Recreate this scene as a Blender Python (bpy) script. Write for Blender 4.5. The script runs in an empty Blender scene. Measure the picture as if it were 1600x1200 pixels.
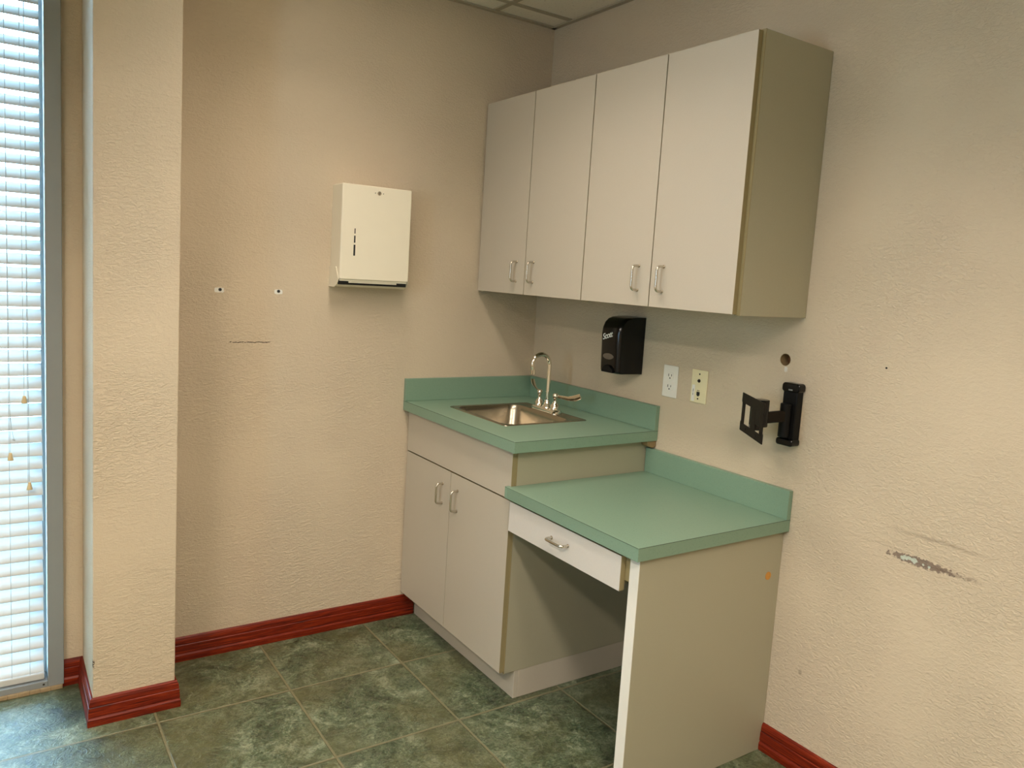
import bpy, bmesh, math, random
from mathutils import Vector, Matrix
random.seed(7)
scene = bpy.context.scene
COL = scene.collection
# ------------------------------------------------------------------ camera
F_PX = 1217.77
YAW, PITCH, ROLL = -0.58755, -0.11591, 0.06111
cd = bpy.data.cameras.new('camera')
cam = bpy.data.objects.new('camera', cd); COL.objects.link(cam)
cd.sensor_width = 36.0; cd.lens = F_PX/1600*36.0
cd.shift_x = (800-784.4)/1600; cd.shift_y = -(600-572.16)/1600
cd.clip_start = 0.05
_F = Vector((math.sin(-YAW)*math.cos(PITCH), math.cos(YAW)*math.cos(PITCH), math.sin(PITCH)))
_R = Vector((math.cos(YAW), -math.sin(-YAW), 0)).normalized()
_U = _R.cross(_F)
_R2 = _R*math.cos(ROLL)+_U*math.sin(ROLL); _U2 = -_R*math.sin(ROLL)+_U*math.cos(ROLL)
M = Matrix((( _R2.x,_U2.x,-_F.x,-2.0387),(_R2.y,_U2.y,-_F.y,-2.8138),(_R2.z,_U2.z,-_F.z,1.4417),(0,0,0,1)))
cam.matrix_world = M
scene.camera = cam
# ------------------------------------------------------------------ world, lights, exposure
vs = scene.view_settings
vs.view_transform = 'Standard'; vs.look = 'None'; vs.gamma = 1.0; vs.use_curve_mapping = False
vs.exposure = 0.12
scene.cycles.caustics_reflective = False; scene.cycles.caustics_refractive = False
w = bpy.data.worlds.new('daylight'); scene.world = w; w.use_nodes = True
bg = w.node_tree.nodes['Background']
bg.inputs['Color'].default_value = (0.43, 0.71, 1.0, 1); bg.inputs['Strength'].default_value = 22.0
CEIL = 2.5
def lamp(name, loc, size, power, color, spread=180, sy=None):
    l = bpy.data.lights.new(name, 'AREA'); l.shape = 'DISK' if sy is None else 'RECTANGLE'
    l.size = size
    if sy: l.size_y = sy
    l.energy = power; l.color = color; l.spread = math.radians(spread)
    o = bpy.data.objects.new(name, l); COL.objects.link(o); o.location = loc
    return o
WARM = (1.0, 0.88, 0.76)
LAMPS = [((-1.06, -1.05), 0.11, 0.55, 7.6, 125), ((-2.90, -2.20), 0.13, 0.58, 42.0, 160), ((-1.75, -3.35), 0.13, 0.58, 46.0, 150)]   # centre, half width, half length, watts, spread; last entry is added fill
# ------------------------------------------------------------------ materials
def s2l(c):
    return tuple(((v/255)/12.92 if v/255 <= 0.04045 else (((v/255)+0.055)/1.055)**2.4) for v in c)
class NT:
    def __init__(self, name):
        m = bpy.data.materials.new(name); m.use_nodes = True
        self.m = m; self.t = m.node_tree; self.b = self.t.nodes['Principled BSDF']
        self.tc = self.t.nodes.new('ShaderNodeTexCoord')
        self.obj = self.tc.outputs['Object']
    def new(self, kind, **kw):
        n = self.t.nodes.new(kind)
        for k, v in kw.items(): setattr(n, k, v)
        return n
    def link(self, a, b): self.t.links.new(a, b)
    def put(self, sock, v):
        if hasattr(v, 'is_output'): self.link(v, sock)
        elif v is not None: sock.default_value = v
    def math(self, op, a, b=None, c=None, clamp=False):
        n = self.new('ShaderNodeMath', operation=op, use_clamp=clamp)
        self.put(n.inputs[0], a); self.put(n.inputs[1], b); self.put(n.inputs[2], c)
        return n.outputs[0]
    def sep(self, v=None):
        n = self.new('ShaderNodeSeparateXYZ'); self.link(v or self.obj, n.inputs[0]); return n.outputs
    def mapping(self, scale=(1,1,1), loc=(0,0,0), rot=(0,0,0)):
        n = self.new('ShaderNodeMapping'); self.link(self.obj, n.inputs[0])
        n.inputs['Scale'].default_value = scale; n.inputs['Location'].default_value = loc; n.inputs['Rotation'].default_value = rot
        return n.outputs[0]
    def noise(self, vec=None, scale=5, detail=3, rough=0.5, dist=0.0, out=0):
        n = self.new('ShaderNodeTexNoise'); self.link(vec or self.obj, n.inputs['Vector'])
        n.inputs['Scale'].default_value = scale; n.inputs['Detail'].default_value = detail
        n.inputs['Roughness'].default_value = rough; n.inputs['Distortion'].default_value = dist
        return n.outputs[out]
    def ramp(self, fac, stops, interp='LINEAR'):
        n = self.new('ShaderNodeValToRGB'); self.put(n.inputs[0], fac); cr = n.color_ramp; cr.interpolation = interp
        while len(cr.elements) < len(stops): cr.elements.new(0.5)
        for e, (p, c) in zip(cr.elements, stops):
            e.position = p; e.color = (*c, 1) if len(c) == 3 else c
        return n.outputs[0]
    def mix(self, fac, a, b, mode='MIX'):
        n = self.new('ShaderNodeMix', data_type='RGBA', blend_type=mode)
        self.put(n.inputs[0], fac)
        self.put(n.inputs[6], a if hasattr(a, 'is_output') else (*a, 1)); self.put(n.inputs[7], b if hasattr(b, 'is_output') else (*b, 1))
        return n.outputs[2]
    def bump(self, h, strength=0.3, dist=0.01):
        n = self.new('ShaderNodeBump'); n.inputs['Strength'].default_value = strength; n.inputs['Distance'].default_value = dist
        self.link(h, n.inputs['Height']); self.link(n.outputs[0], self.b.inputs['Normal'])
    def set(self, color=None, rough=None, metal=None, spec=None):
        if color is not None: self.put(self.b.inputs['Base Color'], color if hasattr(color, 'is_output') else (*color, 1))
        if rough is not None: self.put(self.b.inputs['Roughness'], rough)
        if metal is not None: self.b.inputs['Metallic'].default_value = metal
        if spec is not None: self.b.inputs['Specular IOR Level'].default_value = spec
        return self.m
def simple(name, rgb, rough=0.5, metal=0.0, spec=0.5, var=0.04, scale=25):
    n = NT(name); c = s2l(rgb)
    f = n.noise(scale=scale, detail=3)
    col = n.mix(f, tuple(v*(1-var) for v in c), tuple(min(1, v*(1+var)) for v in c))
    return n.set(col, rough, metal, spec)

def band(n, axis_val, c, half, soft):
    """1 inside |v-c|<half, fading over soft"""
    d = n.math('ABSOLUTE', n.math('SUBTRACT', axis_val, c))
    return n.math('SUBTRACT', 1.0, n.math('DIVIDE', n.math('SUBTRACT', d, half), soft, clamp=True), clamp=True)
def ellipse(n, u, v, cu, cv, ru, rv):
    a = n.math('DIVIDE', n.math('SUBTRACT', u, cu), ru); b = n.math('DIVIDE', n.math('SUBTRACT', v, cv), rv)
    return n.math('SQRT', n.math('ADD', n.math('MULTIPLY', a, a), n.math('MULTIPLY', b, b)))

WALL = s2l((213, 196, 170))
def wall_material(name, marks, horiz):
    n = NT(name); o = n.sep()
    big = n.noise(scale=1.3, detail=4, rough=0.6)
    col = n.mix(big, tuple(v*0.95 for v in WALL), tuple(min(1, v*1.05) for v in WALL))
    pink = n.ramp(n.noise(scale=2.2, detail=2), [(0.50, (0,0,0)), (0.75, (0.28,)*3)])
    col = n.mix(pink, col, s2l((216, 195, 173)))
    sc = (1.0, 1.0, 1.9)
    mp = n.mapping(scale=sc)
    fine = n.noise(mp, scale=72, detail=5, rough=0.62, dist=0.8)
    h1 = n.ramp(fine, [(0.42, (0,0,0)), (0.62, (1,1,1))])
    broad = n.noise(mp, scale=16, detail=3, rough=0.6)
    patch = n.ramp(n.noise(scale=2.4, detail=2), [(0.35, (0.25,)*3), (0.65, (1,1,1))])
    h = n.math('ADD', n.math('MULTIPLY', n.math('MULTIPLY', h1, patch), 0.8), n.math('MULTIPLY', broad, 0.9))
    n.bump(h, 0.62, 0.0038)
    if marks: col = marks(n, o, col)
    return n.set(col, 0.62, 0, 0.3)

def marks_left(n, o, col):
    X, Z = o[0], o[2]
    wob = n.math('MULTIPLY', n.math('SUBTRACT', n.noise(scale=70, detail=3), 0.5), 0.010)
    z = n.math('ADD', Z, wob)
    line = n.math('MULTIPLY', band(n, z, 1.149, 0.0008, 0.0012), band(n, X, -1.254, 0.068, 0.008))
    brk = n.ramp(n.noise(scale=130, detail=2), [(0.36, (0,0,0)), (0.44, (1,1,1))])
    col = n.mix(n.math('MULTIPLY', line, brk), col, s2l((50, 35, 22)))
    # chipped plaster bead on the pillar's outer corner
    y = o[1]
    cn = n.ramp(n.noise(scale=160, detail=2), [(0.42, (0.1,)*3), (0.55, (1,1,1))])
    chip = n.math('MULTIPLY', n.math('MULTIPLY', band(n, Z, 0.194, 0.010, 0.006), cn), n.math('MULTIPLY', band(n, X, -1.785, 0.004, 0.002), band(n, y, -0.295, 0.012, 0.003)))
    col = n.mix(chip, col, s2l((60, 50, 42)))
    return col
def marks_right(n, o, col):
    Y, Z = o[1], o[2]
    nz = n.noise(scale=95, detail=4, rough=0.7)
    nz2 = n.noise(scale=45, detail=3, rough=0.6)
    e = ellipse(n, Y, Z, -1.788, 0.7590, 0.092, 0.0125)
    e2 = n.math('ADD', e, n.math('MULTIPLY', n.math('SUBTRACT', nz, 0.5), 2.0))
    dark = n.ramp(e2, [(0.85, (0.75,)*3), (1.12, (0,0,0))])
    col = n.mix(dark, col, s2l((104, 84, 76)))
    core = n.math('ADD', ellipse(n, Y, Z, -1.776, 0.7592, 0.066, 0.0080), n.math('MULTIPLY', n.math('SUBTRACT', nz2, 0.47), 4.2))
    col = n.mix(n.ramp(core, [(0.55, (0.95,)*3), (0.80, (0,0,0))]), col, s2l((208, 216, 200)))
    tail = n.math('MULTIPLY', band(n, n.math('ADD', Z, n.math('MULTIPLY', n.math('SUBTRACT', nz2, 0.5), 0.012)), 0.7585, 0.003, 0.004), band(n, Y, -1.875, 0.045, 0.03))
    col = n.mix(n.math('MULTIPLY', tail, n.ramp(nz, [(0.40, (0.1,)*3), (0.6, (0.6,)*3)])), col, s2l((130, 108, 92)))
    wob = n.math('MULTIPLY', n.math('SUBTRACT', n.noise(scale=14, detail=3), 0.5), 0.016)
    s1 = n.math('MULTIPLY', band(n, n.math('ADD', Z, wob), 0.8285, 0.0012, 0.006), band(n, Y, -1.835, 0.05, 0.10))
    col = n.mix(n.math('MULTIPLY', s1, 0.38), col, s2l((132, 112, 92)))
    s2 = n.math('MULTIPLY', band(n, n.math('ADD', Z, wob), 0.774, 0.0008, 0.003), band(n, Y, -1.69, 0.05, 0.03))
    col = n.mix(n.math('MULTIPLY', s2, 0.2), col, s2l((140, 118, 98)))
    dot = n.ramp(ellipse(n, Y, Z, -1.635, 1.255, 0.0034, 0.0030), [(0.8, (1,1,1)), (1.0, (0,0,0))])
    col = n.mix(dot, col, s2l((25, 20, 18)))
    sp = n.ramp(ellipse(n, Y, Z, -1.478, 0.306, 0.008, 0.011), [(0.4, (0.4,)*3), (1.0, (0,0,0))])
    col = n.mix(sp, col, s2l((110, 88, 64)))
    dr = n.math('MULTIPLY', band(n, Y, -1.3185, 0.004, 0.003), band(n, n.math('ADD', Z, n.math('MULTIPLY', n.math('SUBTRACT', nz, 0.5), 0.02)), 1.209, 0.006, 0.003))
    col = n.mix(n.math('MULTIPLY', dr, 0.8), col, s2l((232, 228, 220)))
    return col
m_wall_l = wall_material('beige_textured_plaster_left', marks_left, True)
m_wall_r = wall_material('beige_textured_plaster_right', marks_right, True)
m_wall = wall_material('beige_textured_plaster', None, True)

def floor_material():
    n = NT('green_slate_tile'); o = n.sep()
    px, py, pitch = -0.777, -0.792, 0.4175
    u = n.math('DIVIDE', n.math('SUBTRACT', o[0], px), pitch); v = n.math('DIVIDE', n.math('SUBTRACT', o[1], py), pitch)
    def dist(a):
        f = n.math('FRACT', n.math('ADD', a, 100.0)); return n.math('MULTIPLY', n.math('MINIMUM', f, n.math('SUBTRACT', 1.0, f)), pitch)
    d = n.math('MINIMUM', dist(u), dist(v))
    d = n.math('ADD', d, n.math('MULTIPLY', n.math('SUBTRACT', n.noise(scale=60, detail=2), 0.5), 0.0022))
    grout = n.math('SUBTRACT', 1.0, n.math('DIVIDE', n.math('SUBTRACT', d, 0.0030), 0.0022, clamp=True), clamp=True)
    cmb = n.new('ShaderNodeCombineXYZ'); n.link(n.math('FLOOR', u), cmb.inputs[0]); n.link(n.math('FLOOR', v), cmb.inputs[1])
    wn = n.new('ShaderNodeTexWhiteNoise', noise_dimensions='3D'); n.link(cmb.outputs[0], wn.inputs[0])
    # every tile has its own cut of the slate pattern
    off = n.new('ShaderNodeVectorMath', operation='SCALE'); n.link(wn.outputs['Color'], off.inputs[0]); off.inputs['Scale'].default_value = 13.0
    add = n.new('ShaderNodeVectorMath', operation='ADD'); n.link(n.obj, add.inputs[0]); n.link(off.outputs[0], add.inputs[1])
    P = add.outputs[0]
    a = n.noise(P, scale=7, detail=8, rough=0.68, dist=1.1)
    b = n.noise(P, scale=52, detail=8, rough=0.80, dist=1.2)
    c = n.noise(P, scale=3.2, detail=4, rough=0.6)
    f = n.math('ADD', n.math('MULTIPLY', a, 0.55), n.math('MULTIPLY', b, 0.5))
    col = n.ramp(f, [(0.42, s2l((38, 48, 32))), (0.495, s2l((74, 88, 62))), (0.55, s2l((98, 112, 84))), (0.62, s2l((148, 156, 128)))])
    col = n.mix(n.ramp(c, [(0.42, (0,0,0)), (0.62, (0.7,)*3)]), col, s2l((94, 92, 56)))
    pits = n.ramp(n.noise(P, scale=40, detail=6, rough=0.8, dist=2.4), [(0.36, (0.75,)*3), (0.43, (0,0,0))])
    col = n.mix(pits, col, s2l((34, 40, 32)))
    lite = n.ramp(n.noise(P, scale=22, detail=6, rough=0.8, dist=2.8), [(0.60, (0,0,0)), (0.70, (0.55,)*3)])
    col = n.mix(lite, col, s2l((160, 162, 138)))
    vein = n.math('ABSOLUTE', n.math('SUBTRACT', n.noise(P, scale=24, detail=6, rough=0.75, dist=1.0), 0.5))
    col = n.mix(n.ramp(vein, [(0.0, (0.62,)*3), (0.022, (0,0,0))]), col, s2l((40, 44, 34)))
    vein2 = n.math('ABSOLUTE', n.math('SUBTRACT', n.noise(P, scale=17, detail=7, rough=0.78, dist=1.4), 0.54))
    col = n.mix(n.ramp(vein2, [(0.0, (0.5,)*3), (0.014, (0,0,0))]), col, s2l((170, 172, 146)))
    col = n.mix(grout, col, s2l((124, 120, 90)))
    n.set(col, n.math('ADD', n.math('MULTIPLY', f, 0.25), 0.22), 0, 0.75)
    tile = n.math('SUBTRACT', 1.0, grout)
    rid = n.math('ABSOLUTE', n.math('SUBTRACT', n.noise(P, scale=20, detail=5, rough=0.6, dist=1.5), 0.5))
    h = n.math('ADD', n.math('MULTIPLY', tile, 0.75), n.math('ADD', n.math('MULTIPLY', f, 0.8), n.math('MULTIPLY', rid, 1.4)))
    n.bump(h, 0.8, 0.004)
    return n.m
m_floor = floor_material()

def baseboard_material():
    n = NT('mahogany_baseboard')
    o = n.sep()
    mp = n.mapping(scale=(3, 3, 90))
    g = n.noise(mp, scale=2.2, detail=6, rough=0.65, dist=1.2)
    col = n.ramp(g, [(0.32, s2l((58, 10, 3))), (0.50, s2l((114, 30, 8))), (0.68, s2l((148, 52, 18)))])
    scr = n.ramp(n.noise(n.mapping(scale=(8, 8, 260)), scale=3, detail=3), [(0.70, (0,0,0)), (0.76, (0.5,)*3)])
    col = n.mix(scr, col, s2l((176, 108, 84)))
    n.bump(g, 0.15, 0.002)
    return n.set(col, 0.42, 0, 0.3)
m_base = baseboard_material()

def laminate(name, rgb, rough=0.42, speck=0.03):
    n = NT(name); c = s2l(rgb)
    f = n.noise(scale=420, detail=2)
    col = n.mix(f, tuple(v*(1-speck*2) for v in c), tuple(min(1, v*(1+speck*2)) for v in c))
    f2 = n.noise(scale=3, detail=2)
    col = n.mix(n.math('MULTIPLY', f2, 0.10), col, tuple(v*0.86 for v in c))
    n.bump(n.noise(scale=600, detail=1), 0.05, 0.0005)
    return n.set(col, rough, 0, 0.45)
m_lam = laminate('greige_laminate', (194, 184, 167), 0.42)
m_lam_daylit = laminate('daylit_greige_laminate', (214, 208, 200), 0.42)  # door laminate made paler: daylight on the desk drawer put into its colour
m_carc = laminate('greige_carcass_laminate', (172, 166, 142), 0.42)
m_edge = laminate('tan_edge_band', (150, 136, 98), 0.45)
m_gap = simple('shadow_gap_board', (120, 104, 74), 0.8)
def green_laminate():
    n = NT('sage_green_laminate'); c = s2l((127, 154, 132))
    f = n.noise(scale=500, detail=3, rough=0.8)
    col = n.mix(f, tuple(v*0.88 for v in c), tuple(v*1.12 for v in c))
    col = n.mix(n.ramp(n.noise(scale=260, detail=2), [(0.60, (0,0,0)), (0.68, (0.35,)*3)]), col, s2l((96, 132, 108)))
    n.bump(n.noise(scale=500, detail=1), 0.05, 0.0004)
    return n.set(col, 0.38, 0, 0.45)
m_green = green_laminate()
m_seam = simple('dark_laminate_seam', (48, 60, 44), 0.6)
m_chrome = simple('chrome', (232, 226, 214), 0.07, 1.0, var=0.01)
m_nickel = simple('satin_nickel', (205, 198, 184), 0.26, 1.0, var=0.03)
def brushed():
    n = NT('brushed_steel'); g = n.noise(n.mapping(scale=(8, 400, 60)), scale=3, detail=3)
    n.bump(g, 0.04, 0.0005)
    return n.set(n.mix(g, s2l((150, 140, 122)), s2l((188, 178, 160))), 0.27, 1.0)
m_steel = brushed()
m_cream = simple('cream_painted_steel', (240, 231, 208), 0.34, var=0.015)
m_dark = simple('dark_slot', (22, 20, 18), 0.7)
m_black = simple('gloss_black_plastic', (5, 5, 5), 0.20, spec=0.35, var=0.1)
m_black2 = simple('satin_black_metal', (7, 7, 7), 0.55, spec=0.25, var=0.1)
m_brownblk = simple('worn_black_arm', (28, 21, 14), 0.6, spec=0.2, var=0.15)
m_grey = simple('grey_slider', (120, 118, 112), 0.4)
m_smoke = simple('smoky_window', (104, 94, 84), 0.12)
m_white = simple('white_plastic', (240, 236, 226), 0.35, var=0.01)
m_ivory = simple('ivory_plastic', (236, 226, 186), 0.38, var=0.015)
m_slot = simple('outlet_slot', (40, 30, 22), 0.6)
m_sticker = simple('white_sticker', (238, 236, 228), 0.6)
m_ink = simple('sticker_ink', (92, 88, 84), 0.7)
m_logo = simple('white_lettering', (240, 240, 238), 0.5, var=0.0)
m_holeb = simple('bare_wood_hole', (116, 74, 36), 0.8, var=0.3, scale=120)
m_plug = simple('raw_particle_board', (206, 146, 66), 0.7, var=0.2, scale=200)
m_alum = simple('painted_aluminium_frame', (146, 150, 150), 0.5, 0.0, var=0.03)
m_caulk = simple('tan_caulk', (168, 146, 112), 0.85, var=0.25, scale=60)
m_cord = simple('pale_blind_cord', (196, 200, 200), 0.8)
m_tassel = simple('tan_tassel', (222, 196, 150), 0.5)
m_foam = simple('old_foam_filler', (146, 122, 84), 0.9, var=0.3, scale=150)
def slat_material():
    n = NT('white_blind_slat'); t = n.t
    n.set(s2l((214, 214, 210)), 0.4, 0, 0.5)
    tr = n.new('ShaderNodeBsdfTranslucent'); tr.inputs['Color'].default_value = (*s2l((225, 232, 236)), 1)
    mx = n.new('ShaderNodeMixShader'); mx.inputs[0].default_value = 0.04
    n.link(n.b.outputs[0], mx.inputs[1]); n.link(tr.outputs[0], mx.inputs[2])
    n.link(mx.outputs[0], t.nodes['Material Output'].inputs[0])
    return n.m
m_slat = slat_material()
def glass_material():
    n = NT('window_glass'); t = n.t
    tr = n.new('ShaderNodeBsdfTransparent'); tr.inputs[0].default_value = (0.93, 0.97, 0.97, 1)
    gl = n.new('ShaderNodeBsdfGlossy'); gl.inputs['Roughness'].default_value = 0.02
    fr = n.new('ShaderNodeFresnel'); fr.inputs[0].default_value = 1.45
    mx = n.new('ShaderNodeMixShader'); n.link(fr.outputs[0], mx.inputs[0]); n.link(tr.outputs[0], mx.inputs[1]); n.link(gl.outputs[0], mx.inputs[2])
    n.link(mx.outputs[0], t.nodes['Material Output'].inputs[0])
    return n.m
m_glass = glass_material()
def ceiling_tile():
    n = NT('mineral_ceiling_tile'); c = s2l((240, 232, 216))
    f = n.noise(scale=90, detail=4, rough=0.8)
    col = n.mix(n.ramp(f, [(0.30, (0.6,)*3), (0.42, (0,0,0))]), c, s2l((150, 140, 120)))
    n.bump(f, 0.4, 0.003)
    return n.set(col, 0.9, 0, 0.1)
m_tile = ceiling_tile()
m_tbar = simple('ceiling_grid_bar', (176, 164, 142), 0.5)
def emis(name, col, s):
    n = NT(name); n.set(col, 0.4); n.b.inputs['Emission Color'].default_value = (*col, 1); n.b.inputs['Emission Strength'].default_value = s
    return n.m
m_lens = emis('lit_lamp_lens', WARM, 6.0)
# ------------------------------------------------------------------ mesh helpers
def BM(): return bmesh.new()
def box(bm, x0, x1, y0, y1, z0, z1):
    vs_ = [bm.verts.new((x, y, z)) for x in sorted((x0, x1)) for y in sorted((y0, y1)) for z in sorted((z0, z1))]
    for f in ((0,1,3,2), (4,6,7,5), (0,4,5,1), (2,3,7,6), (0,2,6,4), (1,5,7,3)): bm.faces.new([vs_[i] for i in f])
    return vs_
def obox(bm, c, ax, ay, az, hx, hy, hz):
    """box with its own axes: centre c, unit axes, half sizes"""
    c = Vector(c); r = []
    for i in (-1, 1):
        for j in (-1, 1):
            for k in (-1, 1): r.append(bm.verts.new(c+ax*hx*i+ay*hy*j+az*hz*k))
    for f in ((0,1,3,2), (4,6,7,5), (0,4,5,1), (2,3,7,6), (0,2,6,4), (1,5,7,3)): bm.faces.new([r[i] for i in f])
def tube(bm, pts, r, seg=12, cap=True, radii=None, flat=None):
    pts = [Vector(p) for p in pts]; rings = []
    up = None
    for i, p in enumerate(pts):
        d = (pts[min(i+1, len(pts)-1)]-pts[max(i-1, 0)]).normalized()
        if up is None:
            up = Vector((0,0,1)) if abs(d.z) < 0.9 else Vector((1,0,0))
        a = (up-d*up.dot(d)).normalized(); b = d.cross(a); up = a
        rr = radii[i] if radii else r
        fa, fb = flat if flat else (1, 1)
        rings.append([bm.verts.new(p+(a*fa*math.cos(2*math.pi*k/seg)+b*fb*math.sin(2*math.pi*k/seg))*rr) for k in range(seg)])
    for i in range(len(rings)-1):
        for k in range(seg): bm.faces.new((rings[i][k], rings[i][(k+1)%seg], rings[i+1][(k+1)%seg], rings[i+1][k]))
    if cap: bm.faces.new(rings[0][::-1]); bm.faces.new(rings[-1])
def lathe(bm, prof, c, axis='z', seg=24):
    c = Vector(c); rings = []
    for (r, h) in prof:
        ring = []
        for k in range(seg):
            t = 2*math.pi*k/seg; a, b = r*math.cos(t), r*math.sin(t)
            v = {'z': (a, b, h), 'x': (h, a, b), 'y': (a, h, b)}[axis]
            ring.append(bm.verts.new(c+Vector(v)))
        rings.append(ring)
    for i in range(len(rings)-1):
        for k in range(seg): bm.faces.new((rings[i][k], rings[i][(k+1)%seg], rings[i+1][(k+1)%seg], rings[i+1][k]))
    bm.faces.new(rings[0][::-1]); bm.faces.new(rings[-1])
def prism(bm, poly, mapf, t0, t1):
    a = [bm.verts.new(mapf(u, v, t0)) for u, v in poly]; b = [bm.verts.new(mapf(u, v, t1)) for u, v in poly]
    bm.faces.new(a[::-1]); bm.faces.new(b); n = len(poly)
    for i in range(n): bm.faces.new((a[i], a[(i+1)%n], b[(i+1)%n], b[i]))
def rrect(u0, u1, v0, v1, r, n=6):
    out = []
    for cu, cv, s in ((u1-r, v1-r, 0), (u0+r, v1-r, 1), (u0+r, v0+r, 2), (u1-r, v0+r, 3)):
        for k in range(n+1):
            t = math.pi/2*(s+k/n); out.append((cu+r*math.cos(t), cv+r*math.sin(t)))
    return out
ORG = {}
def build(name, bm, mat, parent=None, bevel=0.0, smooth=False, origin=None, seg=2):
    bmesh.ops.recalc_face_normals(bm, faces=bm.faces[:])
    me = bpy.data.meshes.new(name)
    org = ORG[parent.name] if parent else Vector(origin or (0,0,0))
    bmesh.ops.translate(bm, verts=bm.verts[:], vec=-org)
    bm.to_mesh(me); bm.free(); me.materials.append(mat)
    o = bpy.data.objects.new(name, me); COL.objects.link(o)
    if parent: o.parent = parent
    else: o.location = org
    ORG[o.name] = org
    if bevel:
        m = o.modifiers.new('bevel', 'BEVEL'); m.width = bevel; m.segments = seg; m.limit_method = 'ANGLE'; m.angle_limit = math.radians(40)
    if smooth:
        me.polygons.foreach_set('use_smooth', [True]*len(me.polygons))
        try: me.set_sharp_from_angle(angle=math.radians(42))
        except Exception: pass
    return o
def thing(name, label, cat, loc, group=None):
    o = bpy.data.objects.new(name, None); COL.objects.link(o); o.location = loc; o.empty_display_size = 0.05
    ORG[o.name] = Vector(loc); o['label'] = label; o['category'] = cat
    if group: o['group'] = group
    return o
def struct(o): o['kind'] = 'structure'; return o
def cut(o, cutter_bm):
    """subtract a shape from a mesh and bake the result"""
    bmesh.ops.recalc_face_normals(cutter_bm, faces=cutter_bm.faces[:])
    me = bpy.data.meshes.new('cutter'); cutter_bm.to_mesh(me); cutter_bm.free()
    c = bpy.data.objects.new('cutter', me); COL.objects.link(c)
    m = o.modifiers.new('cut', 'BOOLEAN'); m.operation = 'DIFFERENCE'; m.object = c; m.solver = 'EXACT'
    # bake only the boolean: lift off the other modifiers first
    keep = [(x.width, x.segments) for x in o.modifiers if x.type == 'BEVEL']
    for x in [x for x in o.modifiers if x.type == 'BEVEL']: o.modifiers.remove(x)
    bpy.context.view_layer.update()
    dg = bpy.context.evaluated_depsgraph_get()
    new = bpy.data.meshes.new_from_object(o.evaluated_get(dg))
    o.modifiers.clear(); o.data = new
    bpy.data.objects.remove(c)
    for wd, sg in keep:
        b = o.modifiers.new('bevel', 'BEVEL'); b.width = wd; b.segments = sg; b.limit_method = 'ANGLE'; b.angle_limit = math.radians(40)

# ------------------------------------------------------------------ room shell
RX0, RY0 = -3.7, -5.0           # far sides of the room
T = 0.12
WX1 = -1.842                    # right edge of the window opening
WX0 = -3.56
bm = BM(); box(bm, RX0-T, T, RY0-T, T+0.03, -0.10, 0.0); struct(build('floor', bm, m_floor))
bm = BM(); box(bm, RX0-T, T, RY0-T, T, CEIL, CEIL+0.1); ceiling = struct(build('ceiling', bm, m_tile))
# ceiling grid
bm = BM()
y = -0.135
while y > RY0:
    box(bm, RX0, 0, y-0.012, y+0.012, CEIL-0.004, CEIL); y -= 1.22
x = -0.315
while x > RX0:
    box(bm, x-0.012, x+0.012, RY0, 0, CEIL-0.005, CEIL); x -= 0.61
for a in ((RX0, 0, -0.022, 0), (-0.022, 0, RY0, 0), (RX0, RX0+0.022, RY0, 0), (RX0, 0, RY0, RY0+0.022)):
    box(bm, *a, CEIL-0.007, CEIL-0.001)
g = build('ceiling_grid', bm, m_tbar, ceiling)
# wall with the window (left in the picture), one mesh with its pillar
bm = BM()
box(bm, WX1, T, 0, T, 0, CEIL)
box(bm, RX0-T, WX0, 0, T, 0, CEIL)
wl = struct(build('wall_left', bm, m_wall_l))
bm = BM(); box(bm, -1.785, -1.550, -0.295, 0.0, 0, CEIL); pil = struct(build('trim_1', bm, m_wall_l, bevel=0.003))
bm = BM(); box(bm, 0, T, RY0-T, 0, 0, CEIL); wr = struct(build('wall_right', bm, m_wall_r))
cb = BM(); lathe(cb, [(0.019, -0.01), (0.019, 0.06)], (0, -1.313, 1.238), 'x', 28); cut(wr, cb)
V0, V1, VZ0, VZ1 = -2.30, -1.85, 1.05, 2.00
bm = BM(); box(bm, RX0-T, RX0, RY0-T, V0, 0, CEIL); box(bm, RX0-T, RX0, V1, 0, 0, CEIL); box(bm, RX0-T, RX0, V0, V1, 0, VZ0); box(bm, RX0-T, RX0, V0, V1, VZ1, CEIL); struct(build('wall_far', bm, m_wall))
bm = BM()
for a in ((V0, V0+0.04, VZ0, VZ1), (V1-0.04, V1, VZ0, VZ1), (V0+0.04, V1-0.04, VZ0, VZ0+0.04), (V0+0.04, V1-0.04, VZ1-0.04, VZ1)): box(bm, RX0-0.08, RX0-0.02, a[0], a[1], a[2], a[3])
w2 = struct(build('added_window', bm, m_alum))  # unseen window added in the far wall to bring in more daylight
bm = BM(); box(bm, RX0-0.055, RX0-0.05, V0+0.04, V1-0.04, VZ0+0.04, VZ1-0.04); build('glass_pane', bm, m_glass, w2)
def portal(loc, rot, sx, sy):
    l = bpy.data.lights.new('window_portal', 'AREA'); l.shape = 'RECTANGLE'; l.size = sx; l.size_y = sy; l.cycles.is_portal = True
    o = bpy.data.objects.new('window_portal', l); COL.objects.link(o); o.location = loc; o.rotation_euler = rot
portal((RX0-0.11, (V0+V1)/2, (VZ0+VZ1)/2), (0, -math.pi/2, 0), VZ1-VZ0, V1-V0)
portal(((WX0+WX1)/2, 0.11, CEIL/2), (-math.pi/2, 0, 0), WX1-WX0, CEIL)
bm = BM(); box(bm, RX0, 0, RY0-T, RY0, 0, CEIL); struct(build('wall_back', bm, m_wall))

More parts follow.
